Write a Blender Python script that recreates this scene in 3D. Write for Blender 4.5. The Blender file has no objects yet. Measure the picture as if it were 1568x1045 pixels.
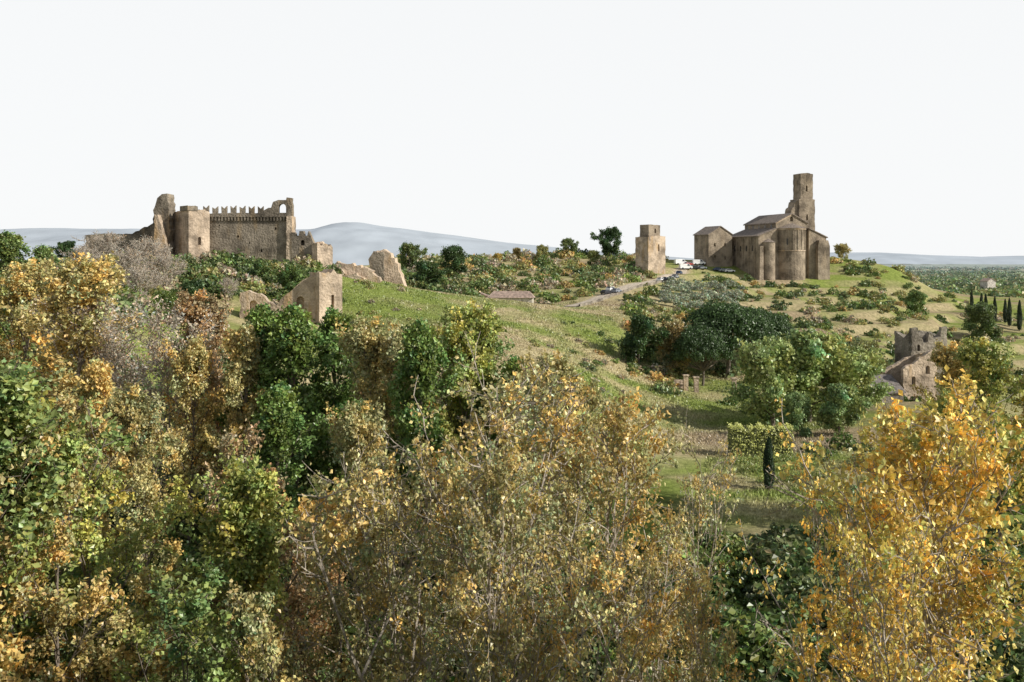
import bpy, math, random
import numpy as np
from mathutils import Vector, Matrix

random.seed(4); rng = np.random.default_rng(4)
CAMZ = 40.0
F = 1524.0          # focal length in pixels; objects are placed by image pixel column, row and distance
def sx(u, d): return (u-784.0)*d/F
def sz(v, d): return CAMZ-(v-400.0)*d/F

# ------------------------------------------------------------------ scene
scene = bpy.context.scene
scene.view_settings.view_transform = 'Standard'
scene.view_settings.look = 'None'
scene.view_settings.exposure = 0
cam_d = bpy.data.cameras.new("camera"); cam = bpy.data.objects.new("camera", cam_d)
scene.collection.objects.link(cam); scene.camera = cam
cam_d.sensor_width = 36; cam_d.lens = 35.0
cam_d.shift_y = -(522.5-400)/1568.0
cam_d.clip_end = 40000; cam_d.clip_start = 0.5
cam.location = (0, 0, CAMZ); cam.rotation_euler = (math.radians(90), 0, 0)

SUN = Vector((1.0, -0.34, 0)).normalized(); EL = math.radians(30)
SUNV = Vector((SUN.x*math.cos(EL), SUN.y*math.cos(EL), math.sin(EL)))
sl = bpy.data.lights.new("sun", 'SUN'); sl.energy = 5.0; sl.angle = math.radians(0.5); sl.color = (1, 0.95, 0.86)
so = bpy.data.objects.new("sun", sl); scene.collection.objects.link(so)
so.rotation_euler = SUNV.to_track_quat('Z', 'Y').to_euler(); so.location = (200, -40, 150)

world = bpy.data.worlds.new("World"); scene.world = world; world.use_nodes = True
nt = world.node_tree; bg = nt.nodes['Background']
sky = nt.nodes.new('ShaderNodeTexSky'); sky.sky_type = 'NISHITA'; sky.sun_disc = False
sky.sun_elevation = EL; sky.sun_rotation = math.atan2(SUN.x, SUN.y)
sky.air_density = 1.0; sky.dust_density = 1.0; sky.ozone_density = 1.0
hs = nt.nodes.new('ShaderNodeHueSaturation'); hs.inputs['Saturation'].default_value = 0.55; hs.inputs['Value'].default_value=.8
nt.links.new(sky.outputs[0], hs.inputs['Color'])
tc = nt.nodes.new('ShaderNodeTexCoord'); sp = nt.nodes.new('ShaderNodeSeparateXYZ'); nt.links.new(tc.outputs['Generated'], sp.inputs[0])
rp = nt.nodes.new('ShaderNodeValToRGB'); e = rp.color_ramp.elements     # bright haze layer, thinning towards the zenith
e[0].position=0; e[0].color=(.97,.97,.97,1); e[1].position=.52; e[1].color=(.04,.04,.04,1)
q_=rp.color_ramp.elements.new(.26); q_.color=(.94,.94,.94,1)
nt.links.new(sp.outputs[2], rp.inputs[0])
mxw = nt.nodes.new('ShaderNodeMix'); mxw.data_type='RGBA'; nt.links.new(rp.outputs[0], mxw.inputs[0]); nt.links.new(hs.outputs[0], mxw.inputs[6])
mxw.inputs[7].default_value = (6.85,6.93,6.97,1)
nt.links.new(mxw.outputs[2], bg.inputs['Color'])
bg.inputs['Strength'].default_value = 0.14

# ------------------------------------------------------------------ noise
def vnoise(x, y, s=0):
    xi = np.floor(x).astype(np.int64); yi = np.floor(y).astype(np.int64)
    fx = x-xi; fy = y-yi; fx = fx*fx*(3-2*fx); fy = fy*fy*(3-2*fy)
    def h(a, b):
        n = (a*374761393 + b*668265263 + s*1442695) & 0x7fffffff
        n = ((n ^ (n >> 13))*1274126177) & 0x7fffffff
        return ((n ^ (n >> 16)) & 0xffff)/65535.0
    return (h(xi, yi)*(1-fx)+h(xi+1, yi)*fx)*(1-fy)+(h(xi, yi+1)*(1-fx)+h(xi+1, yi+1)*fx)*fy
def fbm(x, y, sc, o=4, s=0):
    r = 0; a = 1; t = 0
    for i in range(o):
        r = r+a*vnoise(x/sc*2**i, y/sc*2**i, s+i*7); t += a; a *= .5
    return r/t
def sstep(a, b, x):
    t = np.clip((x-a)/(b-a), 0, 1); return t*t*(3-2*t)

# ------------------------------------------------------------------ terrain
S = [(130,400,250),(260,400,250),(400,400,250),(500,412,248),(300,425,225),(440,440,226),(600,436,262),
 (0,400,260),(150,440,200),(0,450,150),(490,490,208),(400,500,203),(440,500,201),
 (560,436,238),(640,452,235),(700,463,240),(780,463,245),(860,474,250),(930,507,232),(800,520,200),(700,520,190),(950,580,195),
 (850,560,180),(1000,630,180),(750,600,160),(600,560,170),(500,560,170),
 (780,472,300),(700,440,330),(850,432,345),(620,420,330),
 (885,466,290),(915,456,305),(950,444,325),(985,435,345),(1015,427,370),(1045,411,400),(1060,402,425),(1000,454,320),
 (520,412,380),(620,402,390),(700,400,410),(800,394,430),(900,392,430),(1000,398,440),(850,410,390),(950,413,390),(700,415,370),
 (1120,402,425),(1190,425,405),(1230,430,398),(1260,430,400),(1300,405,430),(1360,408,430),(1400,430,450),(1450,450,470),(1568,460,520),
 (1100,440,360),(1200,458,350),(1300,468,330),(1400,480,330),(1050,470,310),(1350,530,260),(1450,535,280),(1200,540,240),(1568,560,270),
 (1500,498,350),(1580,500,350),(1480,470,430),
 (1100,592,216),(1200,590,216),(1020,575,220),(1250,625,190),(1100,625,190),(1100,685,150),(1180,720,130),(1180,752,121),(1200,800,106),(1300,700,140),(1450,620,180),(1568,640,180),(1300,400,480),(1120,400,470)]
CP = [(sx(u,d), d, sz(v,d)) for u,v,d in S]
CP += [(x,0,36) for x in (-80,-30,30,80)]+[(x,14,20) for x in (-80,-20,20,80)]+[(x,30,12) for x in (-70,-20,30,80)]
CP += [(x,75,10) for x in (-20,20,60)]+[(-60,75,13),(-90,110,20),(-40,120,15),(0,120,13),(100,110,11)]
CP += [(-200,200,34),(-250,300,34),(-200,400,32),(-100,400,33),(-50,480,30),(-150,520,24),(50,520,30),(250,300,14),(250,450,22),(300,200,12),(200,100,11)]
CP = np.array(CP, float)
def tpsk(r2): return 0.5*r2*np.log(r2+1e-9)
n = len(CP); XY = CP[:, :2]/100.0
D2 = ((XY[:,None]-XY[None])**2).sum(-1)
A = np.zeros((n+3,n+3)); A[:n,:n] = tpsk(D2)+np.eye(n)*0.004; A[:n,n]=1; A[:n,n+1:]=XY; A[n,:n]=1; A[n+1:,:n]=XY.T
W = np.linalg.solve(A, np.concatenate([CP[:,2], [0,0,0]]))
def Hbase(x, y):
    shp = np.shape(x); x = np.ravel(x).astype(float); y = np.ravel(y).astype(float); out = np.empty_like(x)
    for i in range(0, len(x), 20000):
        q = np.stack([np.clip(x[i:i+20000],-330,380), np.clip(y[i:i+20000],-30,600)],1)/100
        d2 = ((q[:,None]-XY[None])**2).sum(-1)
        out[i:i+20000] = tpsk(d2)@W[:n]+W[n]+q@W[n+1:]
    return out.reshape(shp)
def tmask(x,y): return sstep(40,70,x)*sstep(190,230,y)*(1-sstep(395,410,y))
def tphase(x,y,z): 
    q=(z+fbm(x,y,60,2,9)*3)/2.8; return q-np.floor(q)
def H(x, y):
    x = np.asarray(x, float); y = np.asarray(y, float)
    z = Hbase(x, y)
    rough = fbm(x, y, 22, 5, 3)-.5
    z = z+rough*1.6*sstep(90,160,y)
    fr=tphase(x,y,z)                                   # terraces of the church hill
    z = z+tmask(x,y)*2.8*(sstep(.6,.92,fr)-fr)*.85
    far = np.maximum(sstep(470,640,y), np.maximum(sstep(300,600,np.abs(x-20)), 0))
    plain = 14+fbm(x,y,900,3,5)*5
    z = z*(1-far)+plain*far
    return np.clip(z, 8, 60)
def Hs(x, y): return float(H(np.array([x]), np.array([y]))[0])

# ------------------------------------------------------------------ mesh helpers
def np_mesh(name, V, Fq, mats, midx=None, col=None, smooth=False):
    me = bpy.data.meshes.new(name)
    V = np.asarray(V, np.float32); Fq = np.asarray(Fq, np.int32); k = Fq.shape[1]
    me.vertices.add(len(V)); me.vertices.foreach_set('co', V.ravel())
    me.loops.add(Fq.size); me.loops.foreach_set('vertex_index', Fq.ravel())
    me.polygons.add(len(Fq)); me.polygons.foreach_set('loop_start', np.arange(0, Fq.size, k, dtype=np.int32))
    if midx is not None: me.polygons.foreach_set('material_index', np.asarray(midx, np.int32))
    me.polygons.foreach_set('use_smooth', np.full(len(Fq), smooth))
    for m in mats: me.materials.append(m)
    if col is not None:
        a = me.color_attributes.new('Col', 'FLOAT_COLOR', 'POINT')
        c = np.ones((len(V),4), np.float32); c[:,:3] = col; a.data.foreach_set('color', c.ravel())
    me.update(calc_edges=True)
    return me
def obj(name, me, parent=None, loc=(0,0,0)):
    o = bpy.data.objects.new(name, me); scene.collection.objects.link(o); o.location = loc
    if parent: o.parent = parent
    return o
def empty(name, loc=(0,0,0), rz=0):
    o = bpy.data.objects.new(name, None); scene.collection.objects.link(o); o.location = loc; o.rotation_euler[2] = rz; return o

# ------------------------------------------------------------------ materials
def newmat(name):
    m = bpy.data.materials.new(name); m.use_nodes = True; t = m.node_tree; t.nodes.clear()
    return m, t, t.nodes.new, t.links.new
def leaf_material(name, trans=0.25):
    m, t, N, L = newmat(name)
    at = N('ShaderNodeAttribute'); at.attribute_name = 'Col'
    oi = N('ShaderNodeObjectInfo'); mx = N('ShaderNodeMix'); mx.data_type='RGBA'; mx.blend_type='MULTIPLY'; mx.inputs[0].default_value=1
    L(at.outputs['Color'], mx.inputs[6]); L(oi.outputs['Color'], mx.inputs[7])
    p = N('ShaderNodeBsdfDiffuse')
    tr = N('ShaderNodeBsdfTranslucent'); ms = N('ShaderNodeMixShader'); ms.inputs[0].default_value = trans
    L(mx.outputs[2], p.inputs['Color']); L(mx.outputs[2], tr.inputs['Color'])
    gl = N('ShaderNodeBsdfGlossy'); gl.inputs['Roughness'].default_value=.4; gl.inputs['Color'].default_value=(1,1,1,1)
    m2 = N('ShaderNodeMixShader'); m2.inputs[0].default_value=.035
    L(p.outputs[0], ms.inputs[1]); L(tr.outputs[0], ms.inputs[2]); L(ms.outputs[0], m2.inputs[1]); L(gl.outputs[0], m2.inputs[2])
    o = N('ShaderNodeOutputMaterial'); L(m2.outputs[0], o.inputs[0]); return m
LEAF = leaf_material("leaves")
def simple(name, c, rough=.8, metal=0, noise=None):
    m, t, N, L = newmat(name); p = N('ShaderNodeBsdfPrincipled'); p.inputs['Roughness'].default_value=rough; p.inputs['Metallic'].default_value=metal
    p.inputs['Base Color'].default_value=(*c,1)
    if noise:
        no = N('ShaderNodeTexNoise'); no.inputs['Scale'].default_value=noise; no.inputs['Detail'].default_value=6
        g = N('ShaderNodeNewGeometry'); L(g.outputs['Position'], no.inputs['Vector'])
        r = N('ShaderNodeValToRGB'); r.color_ramp.elements[0].position=.3; r.color_ramp.elements[1].position=.7
        r.color_ramp.elements[0].color=(*[a*.55 for a in c],1); r.color_ramp.elements[1].color=(*[min(1,a*1.4) for a in c],1)
        L(no.outputs[0], r.inputs[0]); L(r.outputs[0], p.inputs['Base Color'])
        b = N('ShaderNodeBump'); b.inputs['Strength'].default_value=.5; b.inputs['Distance'].default_value=.1; L(no.outputs[0], b.inputs['Height']); L(b.outputs[0], p.inputs['Normal'])
    o = N('ShaderNodeOutputMaterial'); L(p.outputs[0], o.inputs[0]); return m
BARK = simple("bark", (.16,.13,.10), .9, 0, 3.0)
BARKG = simple("pale_bark", (.38,.33,.27), .9, 0, 3.0)
GLASS = simple("dark_glass", (.02,.025,.03), .15)
RUBBER = simple("rubber", (.02,.02,.02), .8)
def stone(name, c1, c2, dark, bw=.7, bh=.33, lichen=(.42,.26,.10)):
    m, t, N, L = newmat(name)
    g = N('ShaderNodeNewGeometry'); sp = N('ShaderNodeSeparateXYZ'); L(g.outputs['Position'], sp.inputs[0])
    ad = N('ShaderNodeMath'); ad.operation='ADD'; L(sp.outputs[0], ad.inputs[0]); L(sp.outputs[1], ad.inputs[1])
    cb = N('ShaderNodeCombineXYZ'); L(ad.outputs[0], cb.inputs[0]); L(sp.outputs[2], cb.inputs[1])
    br = N('ShaderNodeTexBrick'); br.inputs['Scale'].default_value=1; br.inputs['Brick Width'].default_value=bw; br.inputs['Row Height'].default_value=bh
    br.inputs['Mortar Size'].default_value=.02; br.inputs['Color1'].default_value=(*c1,1); br.inputs['Color2'].default_value=(*c2,1); br.inputs['Mortar'].default_value=(*dark,1)
    L(cb.outputs[0], br.inputs['Vector'])
    n1 = N('ShaderNodeTexNoise'); n1.inputs['Scale'].default_value=.22; n1.inputs['Detail'].default_value=10; n1.inputs['Roughness'].default_value=.66; L(g.outputs['Position'], n1.inputs['Vector'])
    r1 = N('ShaderNodeValToRGB'); e=r1.color_ramp.elements; e[0].position=.36; e[0].color=(.42,.41,.40,1); e[1].position=.60; e[1].color=(1.2,1.18,1.15,1); L(n1.outputs[0], r1.inputs[0])
    m1 = N('ShaderNodeMix'); m1.data_type='RGBA'; m1.blend_type='MULTIPLY'; m1.inputs[0].default_value=1; L(br.outputs[0], m1.inputs[6]); L(r1.outputs[0], m1.inputs[7])
    mp = N('ShaderNodeMapping'); mp.inputs['Scale'].default_value=(.5,.5,.12); L(g.outputs['Position'], mp.inputs[0])
    n2 = N('ShaderNodeTexNoise'); n2.inputs['Scale'].default_value=1.0; n2.inputs['Detail'].default_value=7; L(mp.outputs[0], n2.inputs['Vector'])
    r2 = N('ShaderNodeValToRGB'); e=r2.color_ramp.elements; e[0].position=.54; e[0].color=(0,0,0,1); e[1].position=.68; e[1].color=(.6,.6,.6,1); L(n2.outputs[0], r2.inputs[0])
    m2 = N('ShaderNodeMix'); m2.data_type='RGBA'; L(r2.outputs[0], m2.inputs[0]); L(m1.outputs[2], m2.inputs[6]); m2.inputs[7].default_value=(*lichen,1)
    n3 = N('ShaderNodeTexNoise'); n3.inputs['Scale'].default_value=2.0; n3.inputs['Detail'].default_value=8; L(g.outputs['Position'], n3.inputs['Vector'])
    b = N('ShaderNodeBump'); b.inputs['Strength'].default_value=.8; b.inputs['Distance'].default_value=.4; L(n3.outputs[0], b.inputs['Height'])
    p = N('ShaderNodeBsdfPrincipled'); p.inputs['Roughness'].default_value=.95; p.inputs['Specular IOR Level'].default_value=.1
    L(m2.outputs[2], p.inputs['Base Color']); L(b.outputs[0], p.inputs['Normal'])
    o = N('ShaderNodeOutputMaterial'); L(p.outputs[0], o.inputs[0]); return m
TUFA = stone("tufa_masonry", (.285,.25,.20), (.23,.20,.16), (.16,.135,.11),lichen=(.34,.25,.15))
PALE = stone("pale_masonry", (.60,.49,.38), (.52,.42,.32), (.37,.30,.23), .6,.3)
CHST = stone("church_masonry", (.35,.29,.225), (.30,.25,.19), (.21,.175,.135), .7,.33, (.38,.30,.21))
GREYST = stone("grey_masonry", (.33,.295,.245), (.27,.24,.20), (.18,.16,.135), .6,.3, (.22,.22,.15))
def tiles(name, c):
    m, t, N, L = newmat(name); g=N('ShaderNodeTexCoord')
    w=N('ShaderNodeTexWave'); w.inputs['Scale'].default_value=1.2; w.inputs['Distortion'].default_value=1.5; L(g.outputs['Object'], w.inputs['Vector'])
    n=N('ShaderNodeTexNoise'); n.inputs['Scale'].default_value=1.4; n.inputs['Detail'].default_value=8; L(g.outputs['Object'], n.inputs['Vector'])
    r=N('ShaderNodeValToRGB'); e=r.color_ramp.elements; e[0].position=.3; e[0].color=(*[a*.5 for a in c],1); e[1].position=.7; e[1].color=(*[a*1.35 for a in c],1); L(n.outputs[0], r.inputs[0])
    b=N('ShaderNodeBump'); b.inputs['Distance'].default_value=.1; L(w.outputs[1], b.inputs['Height'])
    p=N('ShaderNodeBsdfPrincipled'); p.inputs['Roughness'].default_value=.9; L(r.outputs[0], p.inputs['Base Color']); L(b.outputs[0], p.inputs['Normal'])
    o=N('ShaderNodeOutputMaterial'); L(p.outputs[0], o.inputs[0]); return m
TILE = tiles("roof_tiles", (.27,.22,.18)); TILER = tiles("terracotta_tiles", (.42,.31,.25)); TILEG = tiles("grey_tiles", (.24,.21,.19))
def ground_mat():
    m, t, N, L = newmat("ground")
    at=N('ShaderNodeAttribute'); at.attribute_name='Col'
    g=N('ShaderNodeNewGeometry')
    n=N('ShaderNodeTexNoise'); n.inputs['Scale'].default_value=.9; n.inputs['Detail'].default_value=10; n.inputs['Roughness'].default_value=.7; L(g.outputs['Position'], n.inputs['Vector'])
    r=N('ShaderNodeValToRGB'); e=r.color_ramp.elements; e[0].position=.32; e[0].color=(.55,.57,.47,1); e[1].position=.66; e[1].color=(1.35,1.3,1.25,1); L(n.outputs[0], r.inputs[0])
    mx=N('ShaderNodeMix'); mx.data_type='RGBA'; mx.blend_type='MULTIPLY'; mx.inputs[0].default_value=1; L(at.outputs['Color'], mx.inputs[6]); L(r.outputs[0], mx.inputs[7])
    b=N('ShaderNodeBump'); b.inputs['Distance'].default_value=.4; b.inputs['Strength'].default_value=.7; L(n.outputs[0], b.inputs['Height'])
    p=N('ShaderNodeBsdfDiffuse')
    L(mx.outputs[2], p.inputs['Color']); L(b.outputs[0], p.inputs['Normal'])
    o=N('ShaderNodeOutputMaterial'); L(p.outputs[0], o.inputs[0]); return m
GROUND = ground_mat()

# ------------------------------------------------------------------ ground sheet
def axis(a, b, step, lo, hi):
    core = np.arange(a, b+.1, step); l=[a]; r=[core[-1]]; s=step
    while l[-1] > lo: s*=1.22; l.append(l[-1]-s)
    s=step
    while r[-1] < hi: s*=1.22; r.append(r[-1]+s)
    return np.array(l[:0:-1]+list(core)+r[1:])
xs = axis(-200, 300, 1.8, -14000, 14000); ys = axis(-20, 560, 1.8, -3000, 14000)
GX, GY = np.meshgrid(xs, ys); GZ = H(GX, GY)
ROAD = [(872,282),(885,290),(915,305),(950,325),(985,345),(1015,370),(1045,400),(1062,425),(1085,428),(1115,428)]
RP = np.array([(sx(u,d),d) for u,d in ROAD])
def seg_dist(x, y, P):
    best = np.full(np.shape(x), 1e9)
    for a,b in zip(P[:-1],P[1:]):
        ab=b-a; t=np.clip(((x-a[0])*ab[0]+(y-a[1])*ab[1])/(ab@ab),0,1)
        best=np.minimum(best, np.hypot(x-a[0]-t*ab[0], y-a[1]-t*ab[1]))
    return best
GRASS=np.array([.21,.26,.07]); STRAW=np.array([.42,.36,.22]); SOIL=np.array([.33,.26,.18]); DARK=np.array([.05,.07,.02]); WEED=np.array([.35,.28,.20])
def cover(x, y):
    a = fbm(x, y, 26, 5, 21)[...,None]; b = fbm(x, y, 7, 4, 31)[...,None]; c = fbm(x*.35, y, 9, 3, 41)[...,None]
    st = np.clip((.55*a+.45*b-.42)*5, 0, 1)
    mound = (sstep(-75,-55,x)*(1-sstep(25,45,x))*sstep(140,165,y)*(1-sstep(262,285,y)))[...,None]
    hill = (sstep(268,290,y)*(1-sstep(60,80,x)))[...,None]
    st = np.clip(st*.7+mound*np.clip((b*.5+a*.5-.36)*4,0,1)*.5+hill*.3, 0, .95)
    z0 = Hbase(x,y)+(fbm(x,y,22,5,3)-.5)*1.6*sstep(90,160,y); ris=(tmask(x,y)*sstep(.5,.66,tphase(x,y,z0))*(1-sstep(.9,1.0,tphase(x,y,z0))))[...,None]*np.clip((b-.25)*3,0,1)
    col = GRASS*(1-st)+STRAW*st
    col = col*(1-ris*.75)+(STRAW*.55+SOIL*.45)*ris*.75
    so = np.clip((c-.58)*6,0,.8)*(1-mound*.7); col = col*(1-so)+SOIL*so
    we = ((sstep(22,32,x)*(1-sstep(60,75,x))*sstep(138,150,y)*(1-sstep(170,178,y))))[...,None]*np.clip((a-.3)*3,0,.85)
    col = col*(1-we)+WEED*we
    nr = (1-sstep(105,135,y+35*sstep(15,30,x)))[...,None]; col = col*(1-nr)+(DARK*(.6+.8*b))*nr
    f = sstep(520,700,np.hypot(x,y))[...,None]
    p = vnoise(x/170+.3*vnoise(x/90,y/90), y/260, 77)[...,None]
    fld = np.where(p<.3, np.array([.18,.23,.10]), np.where(p<.5, np.array([.34,.32,.20]), np.where(p<.75, np.array([.25,.33,.15]), np.array([.15,.19,.10]))))
    col = col*(1-f)+fld*f
    hz = np.clip((np.hypot(x,y)-800)/4500,0,.85)[...,None]; col = col*(1-hz)+np.array([.36,.41,.43])*hz  # aerial haze painted into the ground colour, stronger with distance
    rd = (1-sstep(1.8,3.4,seg_dist(x,y,RP)))[...,None]; col = col*(1-rd)+np.array([.45,.38,.29])*rd
    return col
ny,nx = GX.shape
idx = np.arange(ny*nx).reshape(ny,nx)
Fq = np.stack([idx[:-1,:-1],idx[:-1,1:],idx[1:,1:],idx[1:,:-1]],-1).reshape(-1,4)
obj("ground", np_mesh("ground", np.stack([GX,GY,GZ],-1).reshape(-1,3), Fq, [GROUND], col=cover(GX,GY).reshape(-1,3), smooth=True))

def ribbon(P, w, dz, name, mat):
    pts=[]
    for a,b in zip(P[:-1],P[1:]):
        k=max(2,int(np.linalg.norm(b-a)/1.5))
        for i in range(k): pts.append(a+(b-a)*i/k)
    pts.append(P[-1]); pts=np.array(pts)
    for _ in range(6): pts[1:-1]=(pts[:-2]+pts[1:-1]*2+pts[2:])/4
    T=np.gradient(pts,axis=0); T/=np.linalg.norm(T,axis=1)[:,None]; Nn=np.stack([-T[:,1],T[:,0]],1)
    K=7; V=[]
    for j in range(K):
        o=pts+Nn*(j/(K-1)-.5)*w; V.append(np.stack([o[:,0],o[:,1],H(o[:,0],o[:,1])+dz],1))
    V=np.stack(V,1).reshape(-1,3); i=np.arange(len(pts)*K).reshape(-1,K)
    Fq=np.stack([i[:-1,:-1],i[:-1,1:],i[1:,1:],i[1:,:-1]],-1).reshape(-1,4)
    return obj(name, np_mesh(name,V,Fq,[mat],smooth=True)), pts, Nn
_,rpts,rnn=ribbon(RP, 3.8, .14, "dirt_road", simple("packed_gravel",(.46,.39,.30),.95,0,1.5))
# low stone wall along the lower edge of the road
wp=rpts+rnn*(-2.9); wp=wp[:int(len(wp)*.62)]; sgn=1
if wp[:,1].mean()>rpts[:int(len(rpts)*.62),1].mean(): wp=rpts[:len(wp)]+rnn[:len(wp)]*2.9
zz=H(wp[:,0],wp[:,1]); V=[]
for i,(p,q) in enumerate(zip(wp,rnn[:len(wp)])):
    t=.75+.12*math.sin(i*1.7)
    for (o,h) in ((-.2,-.5),(-.2,t),(.2,t),(.2,-.5)): V.append((p[0]+q[0]*o,p[1]+q[1]*o,zz[i]+h))
ii=np.arange(len(V)).reshape(-1,4); Fq=np.concatenate([np.stack([ii[:-1,j],ii[:-1,(j+1)%4],ii[1:,(j+1)%4],ii[1:,j]],-1) for j in range(3)])
obj('roadside_wall',np_mesh('roadside_wall',np.array(V),Fq,[GREYST]))

def hills(name, prof, y0, depth, c):
    us=np.array([p[0] for p in prof],float); vs=np.array([p[1] for p in prof],float)
    X=np.linspace(sx(us[0],y0),sx(us[-1],y0),320); T=np.linspace(-1,1,60)
    hh=np.interp(X*F/y0+784, us, (400-vs)*y0/F)
    for _ in range(6): hh[1:-1]=(hh[:-2]+2*hh[1:-1]+hh[2:])/4
    XX,TT=np.meshgrid(X,T); ZZ=(hh[None]+25)*np.cos(TT*math.pi/2)**.8+ (fbm(XX,TT*depth,600,6,2)-.5)*(20+hh[None]*.45)*np.abs(TT)**.6+15
    YY=y0+TT*depth; i=np.arange(XX.size).reshape(XX.shape); Fq=np.stack([i[:-1,:-1],i[:-1,1:],i[1:,1:],i[1:,:-1]],-1).reshape(-1,4)
    m=simple(name+"_haze_green",c,1,0,.004)  # pale blue-grey base colour carries the aerial haze, no volume
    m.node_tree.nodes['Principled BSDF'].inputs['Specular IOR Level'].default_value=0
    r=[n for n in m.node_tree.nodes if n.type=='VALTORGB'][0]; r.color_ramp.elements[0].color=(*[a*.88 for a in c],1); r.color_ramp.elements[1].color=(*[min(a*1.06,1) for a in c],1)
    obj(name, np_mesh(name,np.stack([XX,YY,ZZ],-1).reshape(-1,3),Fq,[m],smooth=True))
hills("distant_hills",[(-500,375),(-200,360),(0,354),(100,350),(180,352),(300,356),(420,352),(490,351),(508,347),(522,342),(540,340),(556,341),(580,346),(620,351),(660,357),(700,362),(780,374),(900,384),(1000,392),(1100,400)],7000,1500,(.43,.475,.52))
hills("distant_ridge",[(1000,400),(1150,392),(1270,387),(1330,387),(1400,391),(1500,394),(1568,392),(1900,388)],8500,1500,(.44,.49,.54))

# ------------------------------------------------------------------ foliage
def unit(v): return v/np.maximum(np.linalg.norm(v,axis=-1,keepdims=True),1e-9)
def leaves(P, Nn, size, asp=.62, up=None):
    k=len(P); r=rng.normal(size=(k,3)) if up is None else up
    T=unit(np.cross(Nn, r)) if up is None else unit(up)
    B=unit(np.cross(Nn,T)); s=np.asarray(size).reshape(-1,1)*.5
    V=np.stack([P-T*s, P+B*s*asp+Nn*s*.25, P+T*s, P-B*s*asp+Nn*s*.25],1).reshape(-1,3)
    return V, np.arange(4*k).reshape(-1,4)
def tubes(seg, r0, r1, sides=4):
    a=seg[:,0]; b=seg[:,1]; d=unit(b-a); ref=np.where(np.abs(d[:,2:3])>.9, np.array([[1.,0,0]]), np.array([[0,0,1.]]))
    u=unit(np.cross(d,ref)); w=np.cross(d,u); V=[]
    for q,r in ((a,r0),(b,r1)):
        for i in range(sides):
            t=2*math.pi*i/sides; V.append(q+(u*math.cos(t)+w*math.sin(t))*r[:,None])
    V=np.stack(V,1); k=len(a); base=(np.arange(k)*2*sides)[:,None]
    Fq=[]
    for i in range(sides):
        j=(i+1)%sides; Fq.append(base+np.array([[i,j,sides+j,sides+i]]))
    return V.reshape(-1,3), np.stack(Fq,1).reshape(-1,4)
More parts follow.
